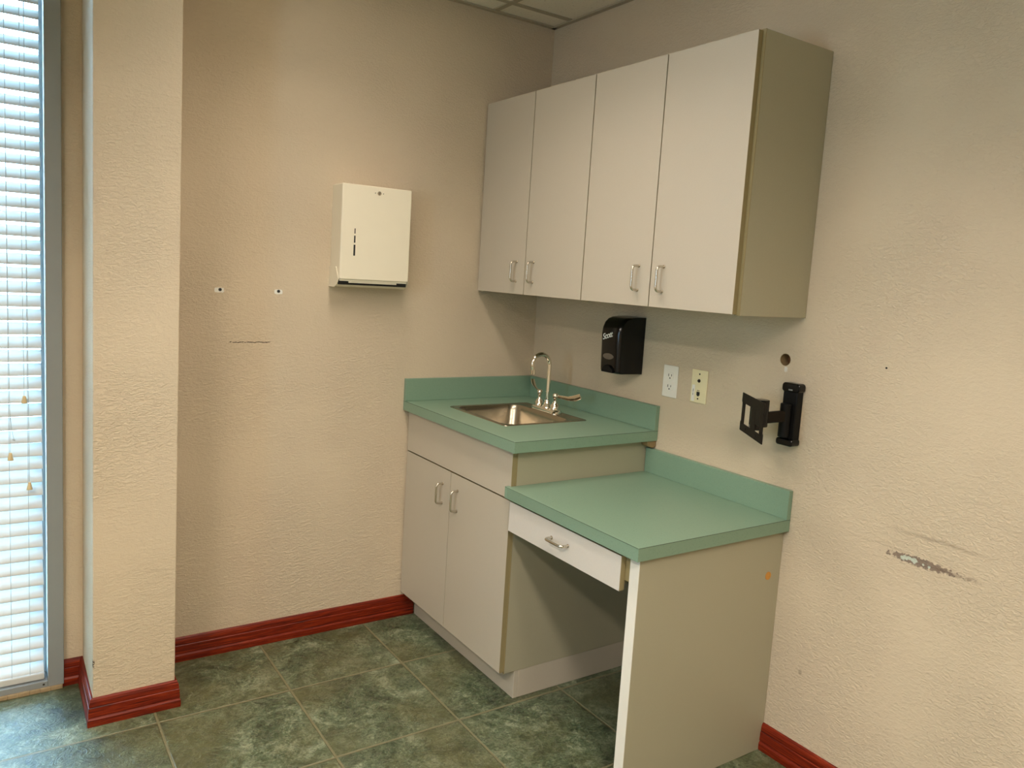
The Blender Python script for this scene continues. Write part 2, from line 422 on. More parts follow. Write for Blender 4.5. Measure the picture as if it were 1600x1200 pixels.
# baseboards: a moulded profile swept along a floor path, mitred
PROF = [(0, 0), (0.0155, 0), (0.0165, 0.010), (0.0160, 0.022), (0.0130, 0.0265), (0.0120, 0.0290), (0.0138, 0.0315), (0.0128, 0.050), (0.0125, 0.058),
        (0.0100, 0.0605), (0.0112, 0.0635), (0.0100, 0.076), (0.0070, 0.084), (0.004, 0.087), (0, 0.087)]
def baseboard(name, path, side):
    bm = BM(); n = len(path); rings = []
    for i, p in enumerate(path):
        p = Vector((*p, 0))
        d0 = (Vector((*path[i], 0))-Vector((*path[i-1], 0))).normalized() if i > 0 else None
        d1 = (Vector((*path[i+1], 0))-Vector((*path[i], 0))).normalized() if i < n-1 else None
        def nrm(d): return Vector((d.y, -d.x, 0))*side
        if d0 is None: nn, k = nrm(d1), 1
        elif d1 is None: nn, k = nrm(d0), 1
        else:
            s = nrm(d0)+nrm(d1); nn = s.normalized(); k = 1/nn.dot(nrm(d0))
        rings.append([bm.verts.new(p+nn*k*a+Vector((0, 0, b))) for a, b in PROF])
    m = len(PROF)
    for i in range(n-1):
        for j in range(m): bm.faces.new((rings[i][j], rings[i][(j+1)%m], rings[i+1][(j+1)%m], rings[i+1][j]))
    bm.faces.new(rings[0][::-1]); bm.faces.new(rings[-1])
    return struct(build(name, bm, m_base))
baseboard('baseboard_left', [(-1.846, 0), (-1.785, 0), (-1.785, -0.295), (-1.550, -0.295), (-1.550, 0), (-0.550, 0)], 1)
baseboard('baseboard_right', [(0, -1.372), (0, RY0)], 1)
baseboard('baseboard_back', [(0, RY0), (RX0, RY0)], 1)
baseboard('baseboard_far', [(RX0, RY0), (RX0, 0)], 1)
baseboard('baseboard_corner', [(RX0, 0), (WX0, 0)], 1)

# window: floor-standing aluminium frame with one tall pane
fy0, fy1 = -0.022, 0.070
win = bpy.data.objects.new('window_1', None); COL.objects.link(win); win.location = (-2.70, 0, 0); ORG['window_1'] = Vector((-2.70, 0, 0)); win['kind'] = 'structure'
bm = BM()
box(bm, -1.888, WX1, fy0, fy1, 0.012, CEIL)
box(bm, WX0, WX0+0.046, fy0, fy1, 0.012, CEIL)
build('frame_jambs', bm, m_alum, win, bevel=0.002)
bm = BM(); box(bm, WX0+0.046, -1.888, fy0, fy1, 0.012, 0.034); box(bm, WX0+0.046, -1.888, fy0, fy1, CEIL-0.06, CEIL); build('frame_rails', bm, m_alum, win, bevel=0.002)
bm = BM(); box(bm, -1.8975, -1.888, 0.046, 0.070, 0.034, CEIL-0.06); box(bm, WX0+0.046, WX0+0.064, 0.046, 0.070, 0.034, CEIL-0.06); build('glass_stops', bm, m_alum, win)
bm = BM(); box(bm, WX0+0.064, -1.8975, 0.052, 0.058, 0.034, CEIL-0.06); build('glass_pane', bm, m_glass, win)
bm = BM()
xx = WX0
while xx < -1.846:
    x2 = min(xx+0.03, -1.846); t = random.uniform(0.004, 0.009)
    box(bm, xx, x2, fy0-0.004-t*0.5, fy0+0.02, 0.0, 0.012+t*0.3); xx = x2
build('caulk_strip', bm, m_caulk, win, bevel=0.002)
bm = BM(); lathe(bm, [(0.0035, -0.001), (0.003, 0.0015)], (-1.9, fy0+0.0005, 0.024), 'y', 10); build('frame_screw', bm, m_slot, win)

# blind
bl = thing('venetian_blind', 'white horizontal slat blind hanging in the tall window at the left edge', 'blind', (-2.70, 0.012, 0.04))
bx0, bx1 = WX0+0.050, -1.898
bm = BM(); pitch = 0.0428; z = 0.075; yc = 0.014
i = 0
while z < 2.40:
    # curved slat: room edge low, outdoor edge high
    tilt = math.radians(43+random.uniform(-1.5, 1.5)); N = 6; top = []
    sh = random.uniform(-0.0012, 0.0012)
    for s in range(N+1):
        u = (s/N-0.5)*0.048
        crown = 0.0042*(1-(2*s/N-1)**2)
        yy = yc+u*math.cos(tilt)-crown*math.sin(tilt); zz = z+u*math.sin(tilt)+crown*math.cos(tilt)
        top.append((yy, zz))
    ring = []
    for (yy, zz) in top: ring.append((yy, zz+0.0011))
    for (yy, zz) in reversed(top): ring.append((yy, zz-0.0011))
    a = [bm.verts.new((bx0, p, q)) for p, q in ring]; b = [bm.verts.new((bx1+sh, p, q)) for p, q in ring]
    L = len(ring)
    for k in range(L): bm.faces.new((a[k], a[(k+1)%L], b[(k+1)%L], b[k]))
    bm.faces.new(a[::-1]); bm.faces.new(b)
    z += pitch; i += 1
build('slats', bm, m_slat, bl, smooth=True)
bm = BM(); box(bm, bx0, bx1+0.001, -0.012, 0.040, 0.037, 0.060); build('bottom_rail', bm, m_slat, bl, bevel=0.004)
bm = BM(); box(bm, bx0, bx1+0.001, -0.018, 0.046, 2.395, 2.44); build('head_rail', bm, m_slat, bl, bevel=0.003)
for xc in (-1.937, -1.987, -2.62, -3.2):
    bm = BM()
    for yy in (-0.0085, 0.037): tube(bm, [(xc, yy, 0.05), (xc, yy, 2.41)], 0.0007, 6)
    build('ladder_cord', bm, m_cord, bl)
def pull(x, ztop, z0, name='pull_cord'):
    bm = BM(); tube(bm, [(x-0.004, -0.0145, 2.40), (x-0.002, -0.0150, 1.4), (x, -0.016, z0)], 0.0008, 6)
    c = build(name, bm, m_cord, bl)
    bm = BM(); lathe(bm, [(0.0035, 0.022), (0.0048, 0.018), (0.0085, 0.000), (0.0085, -0.002)], (x, -0.018, z0-0.018), 'z', 14)
    build('tassel', bm, m_tassel, c, smooth=True)
pull(-1.946, 2.4, 0.978); pull(-1.984, 2.4, 0.800); pull(-1.934, 2.4, 0.702)
bm = BM(); tube(bm, [(-1.984, -0.0155, 0.93), (-1.979, -0.0155, 0.87), (-1.974, -0.0165, 0.845)], 0.0008, 6)
tube(bm, [(-1.977, -0.0165, 0.846), (-1.971, -0.0165, 0.843)], 0.0032, 8); build('cord_knot', bm, m_cord, bl)

# ------------------------------------------------------------------ handles
def handle(parent, p0, p1, out, stand=0.028, r=0.0040):
    p0, p1, out = Vector(p0), Vector(p1), Vector(out)
    d = (p1-p0).normalized(); rr = 0.012; pts = [p0]
    a0 = p0+out*stand; a1 = p1+out*stand
    for k in range(7):
        t = math.pi/2*k/6; pts.append(a0-out*rr*(1-math.sin(t))+d*rr*(1-math.cos(t)))
    for k in range(7):
        t = math.pi/2*(1-k/6); pts.append(a1-out*rr*(1-math.sin(t))-d*rr*(1-math.cos(t)))
    pts.append(p1)
    bm = BM(); tube(bm, pts, r, 12)
    for p in (p0, p1): tube(bm, [p, p+out*0.002], 0.0056, 12)
    return build('handle', bm, m_nickel, parent, smooth=True)
OUT = (-1, 0, 0)
def slab_front(name, parent, xf, th, y0, y1, z0, z1):
    """laminate slab with tan edge banding; face at x=xf"""
    bm = BM(); box(bm, xf, xf+0.0012, y0, y1, z0, z1); box(bm, xf+0.0012, xf+th, y0-0.0006 if False else y0+0.0002, y1-0.0002, z0+0.0002, z1-0.0002)
    o = build(name, bm, m_lam, parent)
    o.data.materials.append(m_edge)
    for f in o.data.polygons:
        if abs(f.normal.x) < 0.5 and abs(f.center.x+ORG[o.name].x-(xf+th/2)) < th*0.4: f.material_index = 1
    return o

# ------------------------------------------------------------------ wall cabinets
ZB, ZT = 1.370, 2.136
DU = 0.317
def wall_cabinet(label, ya, yb, doors, filler=False):
    t = thing('wall_cabinet', label, 'cabinet', (-0.15, (ya+yb)/2, ZB), 'wall cabinets above the counters')
    bm = BM(); th = 0.018; x0 = -DU+0.020
    box(bm, x0, -0.001, ya-th, ya, ZB, ZT); box(bm, x0, -0.001, yb, yb+th, ZB, ZT)
    box(bm, x0, -0.001, yb+th, ya-th, ZT-th-0.002, ZT-0.002); box(bm, x0, -0.001, yb+th, ya-th, ZB+0.010, ZB+0.010+th)
    box(bm, -0.010, -0.001, yb+th, ya-th, ZB+0.028, ZT-0.02)
    build('carcass', bm, m_carc, t, bevel=0.0006, seg=1)
    for e0, e1 in ((yb-0.0002, yb+th), (ya-th, ya+0.0002)):
        bm = BM(); box(bm, x0-0.0015, x0+0.0005, e0, e1, ZB, ZT); build('edge_band', bm, m_edge, t)
    if filler:
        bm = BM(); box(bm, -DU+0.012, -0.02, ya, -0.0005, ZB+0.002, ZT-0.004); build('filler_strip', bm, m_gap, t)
    for (d0, d1, hy) in doors:
        dr = slab_front('door', t, -DU, 0.0185, d1, d0, ZB+0.003, ZT-0.004)
        handle(dr, (-DU, hy, 1.4215), (-DU, hy, 1.4975), OUT)
    return t
wall_cabinet('left unit of the grey wall cabinets, in the corner above the sink', -0.010, -0.6935,
             [(-0.010, -0.3430, -0.289), (-0.3470, -0.6920, -0.401)], True)
wall_cabinet('right unit of the grey wall cabinets, with the exposed olive-grey side panel', -0.6945, -1.369,
             [(-0.6965, -1.0264, -0.974), (-1.0304, -1.3600, -1.083)])

# ------------------------------------------------------------------ sink base cabinet
YS = -0.766
sc = thing('sink_cabinet', 'grey base cabinet under the sink with two doors and a recessed toe kick', 'cabinet', (-0.30, -0.38, 0))
bm = BM(); th = 0.018; x0 = -0.590
box(bm, x0, -0.001, -0.012-th, -0.012, 0.100, 0.875); box(bm, x0, -0.001, YS, YS+th, 0.100, 0.875)
box(bm, x0, -0.001, YS+th, -0.012-th, 0.100, 0.100+th); box(bm, -0.012, -0.001, YS+th, -0.012-th, 0.118, 0.875)
box(bm, x0, x0+th, YS+th, -0.012-th, 0.690, 0.730); box(bm, x0, x0+0.08, YS+th, -0.012-th, 0.857, 0.875)
build('carcass', bm, m_carc, sc, bevel=0.0006, seg=1)
bm = BM(); box(bm, x0-0.0015, x0+0.0005, YS-0.0002, YS+th, 0.1, 0.875); build('edge_band', bm, m_edge, sc)
bm = BM(); box(bm, -0.602, -0.02, -0.012, -0.0005, 0.105, 0.872); build('filler_strip', bm, m_carc, sc)
bm = BM(); box(bm, -0.547, -0.529, YS+0.001, -0.0175, 0.0, 0.100); box(bm, -0.529, -0.001, YS+0.001, YS+0.019, 0.0, 0.100); build('toe_kick', bm, m_lam, sc, bevel=0.0008, seg=1)
fr = slab_front('false_drawer_front', sc, -0.610, 0.0185, -0.7640, -0.0085, 0.7115, 0.8695)
d1 = slab_front('door', sc, -0.610, 0.0185, -0.3715, -0.0085, 0.1060, 0.7060)
d2 = slab_front('door', sc, -0.610, 0.0185, -0.7640, -0.3745, 0.1060, 0.7060)
handle(d1, (-0.610, -0.316, 0.5735), (-0.610, -0.316, 0.6495), OUT)
handle(d2, (-0.610, -0.428, 0.5735), (-0.610, -0.428, 0.6495), OUT)

# sink counter with splashes on two walls
D1, W1, H1, TH, SP = -0.634, -0.805, 0.914, 0.038, 0.091
ct = thing('sink_countertop', 'upper sage green laminate countertop in the corner, around the sink', 'countertop', (-0.3, -0.4, 0.88))
bm = BM(); box(bm, D1, -0.0005, W1, -0.0005, H1-TH, H1); top = build('worktop', bm, m_green, ct, bevel=0.0010, seg=1)
# sink cut-out
SX0, SX1, SY0, SY1 = -0.520, -0.142, -0.575, -0.172
bm = BM(); prism(bm, rrect(SX0+0.012, SX1-0.012, SY0+0.012, SY1-0.012, 0.03), lambda u, v, t: (u-ORG[top.name].x, v-ORG[top.name].y, t-ORG[top.name].z), H1-TH-0.02, H1+0.02)
top_loc = ORG[top.name]
# the cutter lives in world space, the worktop is a child: shift it by hand
for v in bm.verts: v.co += top_loc
cut(top, bm)
bm = BM(); box(bm, -0.019, -0.0005, W1, -0.0005, H1, H1+SP); build('backsplash', bm, m_green, ct, bevel=0.0010, seg=1)
bm = BM(); box(bm, D1, -0.019, -0.019, -0.0005, H1, H1+SP); build('side_splash', bm, m_green, ct, bevel=0.0010, seg=1)
bm = BM()
box(bm, D1+0.001, -0.0005, W1-0.0004, W1+0.001, H1-0.0016, H1-0.0006)
box(bm, D1-0.0004, D1+0.001, W1+0.001, -0.001, H1-0.0016, H1-0.0006)
build('laminate_seam', bm, m_seam, ct)
bm = BM(); prism(bm, [(-0.048, 0), (-0.002, 0), (-0.002, -0.022), (-0.02, -0.026), (-0.04, -0.018)], lambda u, v, t: (u, t, H1-TH+v), W1+0.004, YS-0.001)
build('filler_block', bm, m_foam, ct, bevel=0.002)

# sink
sk = thing('sink', 'small square stainless steel sink set into the green countertop', 'sink', (-0.33, -0.375, H1))
def ring_loft(bm, loops, close=True):
    prev = None
    for poly, zz in loops:
        cur = [bm.verts.new((u, v, zz)) for u, v in poly]
        if prev:
            n = len(cur)
            for i in range(n): bm.faces.new((prev[i], prev[(i+1)%n], cur[(i+1)%n], cur[i]))
        prev = cur
    if close: bm.faces.new(prev)
BX0, BX1, BY0, BY1 = -0.500, -0.212, -0.555, -0.192
bm = BM()
ring_loft(bm, [(rrect(SX0-0.0005, SX1+0.0005, SY0-0.0005, SY1+0.0005, 0.016), H1+0.0002), (rrect(SX0, SX1, SY0, SY1, 0.016), H1+0.0022), (rrect(SX0+0.005, SX1-0.005, SY0+0.005, SY1-0.005, 0.014), H1+0.0036),
               (rrect(SX0+0.009, SX1-0.009, SY0+0.009, SY1-0.009, 0.012), H1+0.0022), (rrect(BX0-0.004, BX1+0.004, BY0-0.004, BY1+0.004, 0.045), H1+0.0016),
               (rrect(BX0, BX1, BY0, BY1, 0.044), H1-0.0035), (rrect(BX0+0.006, BX1-0.006, BY0+0.006, BY1-0.006, 0.044), H1-0.020),
               (rrect(BX0+0.014, BX1-0.014, BY0+0.014, BY1-0.014, 0.048), H1-0.120), (rrect(BX0+0.024, BX1-0.024, BY0+0.024, BY1-0.024, 0.046), H1-0.142),
               (rrect(BX0+0.042, BX1-0.042, BY0+0.042, BY1-0.042, 0.04), H1-0.150)])
for v in bm.verts: v.co.z = v.co.z
basin = build('basin', bm, m_steel, sk, smooth=True)
bm = BM(); lathe(bm, [(0.042, 0), (0.042, 0.003), (0.036, 0.0035), (0.032, 0.001), (0.012, 0.0005), (0.01, 0.004), (0.003, 0.005)], (-0.356, -0.374, H1-0.1495), 'z', 28)
build('drain', bm, m_chrome, sk, smooth=True)

# faucet
FX, FY, FZ = -0.176, -0.357, H1+0.0022
fc = thing('faucet', 'chrome gooseneck faucet with two wrist-blade handles at the back of the sink', 'faucet', (FX, FY, FZ))
bm = BM()
ring_loft(bm, [(rrect(FX-0.025, FX+0.022, FY-0.083, FY+0.083, 0.02), FZ-0.0005), (rrect(FX-0.025, FX+0.022, FY-0.083, FY+0.083, 0.02), FZ+0.008),
               (rrect(FX-0.020, FX+0.017, FY-0.078, FY+0.078, 0.017), FZ+0.014)])
build('base_plate', bm, m_chrome, fc, smooth=True)
bm = BM(); lathe(bm, [(0.021, 0.010), (0.0195, 0.018), (0.013, 0.026), (0.0125, 0.034), (0.010, 0.038), (0.009, 0.044)], (FX, FY, FZ), 'z', 24)
R_ = 0.042; zc = 1.101
pts = [(FX, FY, FZ+0.03), (FX, FY, 1.0), (FX, FY, 1.06)]
for k in range(17):
    t = math.pi*k/16*1.06; pts.append((FX-R_+R_*math.cos(t), FY, zc+R_*math.sin(t)))
pts.append((pts[-1][0]+0.002, FY, 1.088))
tube(bm, pts, 0.0080, 16)
e = pts[-1]
tube(bm, [(e[0], FY, e[2]+0.002), (e[0]+0.0015, FY, e[2]-0.006)], 0.0090, 16)
tube(bm, [(e[0]+0.0015, FY, e[2]-0.006), (e[0]+0.003, FY, e[2]-0.022)], 0.0110, 16)
build('spout', bm, m_chrome, fc, smooth=True)
for s in (1, -1):
    y = FY+0.052*s
    bm = BM(); lathe(bm, [(0.020, 0.010), (0.020, 0.020), (0.017, 0.030), (0.012, 0.036), (0.009, 0.040), (0.0075, 0.046), (0.0075, 0.056), (0.0105, 0.060), (0.012, 0.067), (0.0105, 0.074), (0.005, 0.078)], (FX, y, FZ), 'z', 24)
    hd = build('valve_handle', bm, m_chrome, fc, smooth=True)
    z0 = FZ+0.067
    if s == 1: P = [(0, 0, 0), (0.004, 0.020, 0.006), (0.008, 0.045, 0.014), (0.014, 0.068, 0.026), (0.020, 0.082, 0.040)]
    else: P = [(0, 0, 0), (0.008, -0.025, -0.001), (0.020, -0.058, -0.002), (0.032, -0.084, 0.004), (0.040, -0.104, 0.014)]
    bm = BM(); tube(bm, [(FX+a, y+b, z0+c) for a, b, c in P], 0.008, 16, radii=[0.006, 0.0065, 0.0085, 0.0125, 0.011] if s == -1 else [0.004, 0.0045, 0.006, 0.009, 0.008], flat=(1.0, 0.35) if s == -1 else (0.28, 1.0))
    build('wrist_blade', bm, m_chrome, hd, smooth=True)

# ------------------------------------------------------------------ lowered desk
D2, W2, H2 = -0.628, -1.390, 0.756
dt = thing('desk_countertop', 'lower sage green laminate countertop beside the sink cabinet', 'countertop', (-0.3, -1.08, 0.72))
bm = BM(); box(bm, D2, -0.0005, W2, YS-0.001, H2-TH, H2); box(bm, D2, -0.611, YS-0.001, YS+0.010, H2-TH, H2)
bmesh.ops.remove_doubles(bm, verts=bm.verts[:], dist=1e-5)
build('worktop', bm, m_green, dt, bevel=0.0010, seg=1)
bm = BM(); box(bm, -0.019, -0.0005, W2, YS-0.003, H2, H2+0.090); build('backsplash', bm, m_green, dt, bevel=0.0010, seg=1)
bm = BM()
box(bm, D2+0.001, -0.0005, W2-0.0004, W2+0.001, H2-0.0016, H2-0.0006)
box(bm, D2-0.0004, D2+0.001, W2+0.001, YS+0.009, H2-0.0016, H2-0.0006)
build('laminate_seam', bm, m_seam, dt)
dk = thing('desk', 'grey side panel and shallow drawer carrying the lower green countertop', 'desk', (-0.3, -1.36, 0))
PY0, PY1 = -1.372, -1.337
bm = BM(); box(bm, -0.600, -0.0005, PY0, PY1, 0.0, H2-TH-0.0005); pn = build('side_panel', bm, m_carc, dk, bevel=0.0008, seg=1)
bm = BM(); box(bm, -0.6015, -0.600, PY0, PY1, 0.0, H2-TH-0.0005); build('front_edge', bm, m_white, dk)
bm = BM(); lathe(bm, [(0.0125, -0.0012), (0.0125, 0.0), (0.0110, 0.0005)], (-0.056, PY0, 0.580), 'y', 24); build('hole_plug', bm, m_plug, dk)['label'] = 'round raw particle board plug in the side panel'
dw = slab_front('drawer', dk, -0.620, 0.0185, -1.3200, -0.7790, 0.6120, 0.7100); dw.data.materials[0] = m_lam_daylit
bm = BM(); box(bm, -0.600, -0.10, -1.312, -0.80, 0.625, 0.632); box(bm, -0.600, -0.10, -1.312, -1.300, 0.632, 0.70); box(bm, -0.600, -0.10, -0.812, -0.80, 0.632, 0.70); box(bm, -0.112, -0.10, -1.30, -0.812, 0.632, 0.70)
build('drawer_box', bm, m_carc, dw)
for a, b in ((-1.336, -1.316), (-0.790, -0.767)):
    bm = BM(); box(bm, -0.600, -0.05, a, b, 0.640, H2-TH-0.001); build('drawer_runner', bm, m_edge, dk)
handle(dw, (-0.620, -1.012, 0.6635), (-0.620, -1.092, 0.6635), OUT)

# ------------------------------------------------------------------ paper towel dispenser
tx0, tx1, ty = -0.965, -0.687, -0.099
tz0, tz1 = 1.392, 1.738
td = thing('paper_towel_dispenser', 'cream metal paper towel dispenser mounted on the wall left of the cabinets', 'towel dispenser', (-0.825, 0, tz0))
bm = BM(); prism(bm, rrect(tx0+0.001, tx1-0.001, tz0+0.02, tz1-0.001, 0.004, 3), lambda u, v, t: (u, t, v), -0.0005, -0.062)
build('back_box', bm, m_cream, td, bevel=0.001)
# cover: front pan wrapping the sides
bm = BM(); prism(bm, rrect(tx0, tx1, tz0, tz1, 0.006, 4), lambda u, v, t: (u, t, v), -0.018, ty)
cv = build('front_cover', bm, m_cream, td, bevel=0.004, seg=3)
bm = BM()
for za, zb, hw in ((1.560, 1.579, 0.0018), (1.527, 1.553, 0.0026), (1.480, 1.520, 0.0034)): box(bm, -0.9115-hw, -0.9115+hw, ty-0.0006, ty+0.002, za, zb)
build('sight_slots', bm, m_dark, cv)
bm = BM(); lathe(bm, [(0.0075, 0.001), (0.0075, -0.0015), (0.0055, -0.002), (0.0050, -0.0008), (0.0030, -0.0012)], (-0.821, ty, 1.714), 'y', 20); build('lock', bm, m_nickel, cv, smooth=True)
bm = BM()
for dx in (-0.016, 0.016): lathe(bm, [(0.0017, 0.001), (0.0017, -0.0008)], (-0.821+dx, ty, 1.714), 'y', 10)
box(bm, -0.8217, -0.8203, ty-0.0023, ty, 1.7105, 1.7165)
build('lock_marks', bm, m_dark, cv)
# lower tray: two cheeks, a folded lip, dark mouth
for xs in (tx0-0.0015, tx1+0.0015):
    bm = BM(); prism(bm, [(-0.0005, 1.437), (-0.066, 1.437), (-0.094, 1.392), (-0.082, 1.374), (-0.056, 1.362), (-0.0005, 1.362)], lambda u, v, t: (t, u, v), xs-0.0012, xs+0.0012)
    build('tray_cheek', bm, m_cream, td)
bm = BM(); prism(bm, [(-0.0005, 1.366), (-0.058, 1.364), (-0.078, 1.372), (-0.079, 1.374), (-0.058, 1.3665), (-0.0005, 1.3685)], lambda u, v, t: (t, u, v), tx0-0.0003, tx1+0.0003); build('tray_lip', bm, m_cream, td)
bm = BM(); box(bm, tx0+0.003, tx1-0.003, -0.085, -0.004, 1.3725, 1.3915); build('towel_mouth', bm, m_dark, td)
bm = BM(); box(bm, tx0+0.04, tx1-0.045, -0.091, -0.084, 1.380, 1.3918); box(bm, tx0+0.003, tx1-0.003, -0.094, -0.088, 1.386, 1.393); build('mouth_edge', bm, m_cream, td, bevel=0.001)

# ------------------------------------------------------------------ soap dispenser
sd = thing('soap_dispenser', 'black wall-mounted soap dispenser with white lettering beside the faucet', 'soap dispenser', (0, -0.645, 1.106))
sy0, sy1 = -0.698, -0.590
prof = [(-0.0005, 1.106), (-0.112, 1.108), (-0.121, 1.114), (-0.123, 1.16), (-0.125, 1.21), (-0.127, 1.25), (-0.124, 1.275), (-0.115, 1.294), (-0.100, 1.307), (-0.080, 1.314), (-0.05, 1.317), (-0.0005, 1.318)]
# cross sections along y: the front bulges in the middle
bm = BM(); NS = 14; rows = []
for i in range(NS+1):
    s = i/NS; y = sy0+(sy1-sy0)*s; k = 2*s-1
    bul = 0.004*(1-k*k)
    sh_ = 0.0 if abs(k) < 0.72 else 0.020*((abs(k)-0.72)/0.28)**2.2*(1.0 if k > 0 else 0.45)
    row = []
    for (px_, pz_) in prof:
        f = min(1, max(0, -px_/0.12))
        row.append(bm.verts.new((px_-bul*f+sh_*f, y, pz_)))
    rows.append(row)
m_ = len(prof)
for i in range(NS):
    for j in range(m_): bm.faces.new((rows[i][j], rows[i][(j+1)%m_], rows[i+1][(j+1)%m_], rows[i+1][j]))
bm.faces.new(rows[0][::-1]); bm.faces.new(rows[-1])
build('housing', bm, m_black, sd, bevel=0.0022, smooth=True)
bm = BM(); prism(bm, [(0.029*math.cos(t*math.pi/12), 0.0115*math.sin(t*math.pi/12)) for t in range(24)], lambda u, v, t: (t, -0.646+u, 1.169+v), -0.120, -0.1292)
build('level_window', bm, m_smoke, sd, bevel=0.001)
bm = BM()
prism(bm, [(-0.034, 1.110), (0.030, 1.110), (0.024, 1.128), (0.008, 1.137), (-0.012, 1.137), (-0.028, 1.126)], lambda u, v, t: (t, -0.646+u, v), -0.118, -0.1335)
build('push_bar', bm, m_black2, sd, bevel=0.003)
tcu = bpy.data.curves.new('logo_text', 'FONT'); tcu.body = 'Scott'; tcu.size = 0.030; tcu.extrude = 0.0003; tcu.shear = 0.35; tcu.offset = 0.0005; tcu.space_character = 0.86
tob = bpy.data.objects.new('logo_tmp', tcu); COL.objects.link(tob); bpy.context.view_layer.update()
tme = bpy.data.meshes.new_from_object(tob.evaluated_get(bpy.context.evaluated_depsgraph_get())); bpy.data.objects.remove(tob)
tme.materials.clear(); tme.materials.append(m_logo)
lt = bpy.data.objects.new('lettering', tme); COL.objects.link(lt); lt.parent = sd
lt.matrix_local = Matrix.Translation(Vector((-0.1315, -0.613, 1.228))-ORG[sd.name]) @ Matrix(((0,0,-1,0),(-1,0,0,0),(0,1,0,0),(0,0,0,1))) @ Matrix.Rotation(math.radians(17), 4, 'Z')

# ------------------------------------------------------------------ outlets
def plate(name, label, cat, yc, zc, mat):
    t = thing(name, label, cat, (0, yc, zc))
    bm = BM(); prism(bm, rrect(yc-0.035, yc+0.035, zc-0.0572, zc+0.0572, 0.003, 3), lambda u, v, t_: (t_, u, v), -0.0002, -0.0055); build('cover_plate', bm, mat, t, bevel=0.002)
    return t
ol = plate('power_outlet', 'white duplex power outlet on the wall under the cabinets', 'outlet', -0.847, 1.1025, m_white)
for dz in (0.0195, -0.0195):
    zc = 1.1025+dz; bm = BM(); prism(bm, rrect(-0.847-0.0165, -0.847+0.0165, zc-0.0140, zc+0.0140, 0.010, 5), lambda u, v, t_: (t_, u, v), -0.005, -0.0066)
    rc = build('receptacle', bm, m_white, ol, bevel=0.0006)
    bm = BM()
    box(bm, -0.0069, -0.006, -0.847+0.0058, -0.847+0.0086, zc-0.002, zc+0.0072); box(bm, -0.0069, -0.006, -0.847-0.0082, -0.847-0.0058, zc-0.001, zc+0.0066)
    lathe(bm, [(0.0028, 0), (0.0028, -0.0009)], (-0.006, -0.847, zc-0.0078), 'x', 12)
    build('socket_slots', bm, m_slot, rc)
bm = BM(); lathe(bm, [(0.003, 0), (0.0026, -0.0012)], (-0.0055, -0.847, 1.1025), 'x', 14); build('screw', bm, m_white, ol)
jp = plate('data_jack_plate', 'ivory phone and data jack plate with a small white sticker', 'wall plate', -0.983, 1.1045, m_ivory)
for zz in (1.147, 1.062):
    bm = BM(); lathe(bm, [(0.0032, 0.0005), (0.0028, -0.0008)], (-0.0055, -0.983, zz), 'x', 14); build('screw', bm, m_slot, jp)
bm = BM(); lathe(bm, [(0.0062, 0.0005), (0.0058, -0.002), (0.0035, -0.002), (0.003, -0.006)], (-0.0055, -0.983, 1.124), 'x', 16); build('coax_port', bm, m_slot, jp)
bm = BM(); box(bm, -0.0062, -0.005, -0.983-0.0068, -0.983+0.0068, 1.0735, 1.086); box(bm, -0.0062, -0.005, -0.983-0.0038, -0.983+0.0038, 1.0705, 1.0735)
box(bm, -0.0062, -0.005, -0.983-0.0045, -0.983-0.0015, 1.0885, 1.0915); box(bm, -0.0062, -0.005, -0.983+0.0015, -0.983+0.0045, 1.0885, 1.0915); build('data_port', bm, m_dark, jp)
bm = BM(); box(bm, -0.0059, -0.005, -0.967, -0.9535, 1.052, 1.108); st = build('sticker', bm, m_sticker, jp)
bm = BM(); box(bm, -0.0061, -0.0055, -0.9612, -0.9592, 1.072, 1.080); box(bm, -0.0061, -0.0055, -0.9612, -0.9592, 1.083, 1.094); build('sticker_print', bm, m_ink, st)

# hole in the wall, lined with bare wood
hl = thing('wall_hole', 'round hole drilled in the wall right of the jack plate, brown inside', 'hole', (0, -1.313, 1.238))
bm = BM(); N = 28; R0, R1 = 0.0188, 0.0160
ro = [[bm.verts.new((x, -1.313+r*math.cos(2*math.pi*k/N), 1.238+r*math.sin(2*math.pi*k/N))) for k in range(N)] for x, r in ((0.0005, R0), (0.0005, R0-0.001), (0.050, R0-0.001), (0.050, R0))]
for i in range(4):
    for k in range(N): bm.faces.new((ro[i][k], ro[i][(k+1)%N], ro[(i+1)%4][(k+1)%N], ro[(i+1)%4][k]))
build('lining', bm, m_foam, hl)
bm = BM(); lathe(bm, [(0.0175, 0.036), (0.0175, 0.050)], (0, -1.313, 1.238), 'x', 24); build('inner_stud', bm, m_holeb, hl)
# anchors on the left wall
def anchor(label, x, z, px0, px1):
    t = thing('wall_anchor', label, 'wall anchor', (x, 0, z), 'wall anchors left in bare patches')
    pts = []
    rnd = random.Random(int(abs(x)*1000))
    for k in range(22):
        a = 2*math.pi*k/22; cx_ = math.copysign(abs(math.cos(a))**0.45, math.cos(a)); cz_ = math.copysign(abs(math.sin(a))**0.45, math.sin(a))
        pts.append(((px0+px1)/2+cx_*(px1-px0)/2*rnd.uniform(0.9, 1.05), z-0.002+cz_*0.0085*rnd.uniform(0.85, 1.1)))
    bm = BM(); prism(bm, pts, lambda u, v, t_: (u, t_, v), -0.0, -0.0008); build('bare_patch', bm, m_sticker, t)
    bm = BM(); lathe(bm, [(0.0060, 0.0), (0.0060, -0.0016), (0.0050, -0.0020), (0.0045, -0.0014)], (x, 0, z), 'y', 18); build('anchor_head', bm, m_grey, t)
    bm = BM(); lathe(bm, [(0.0046, -0.0005), (0.0046, -0.0024)], (x, 0, z), 'y', 16); build('anchor_bore', bm, m_dark, t)
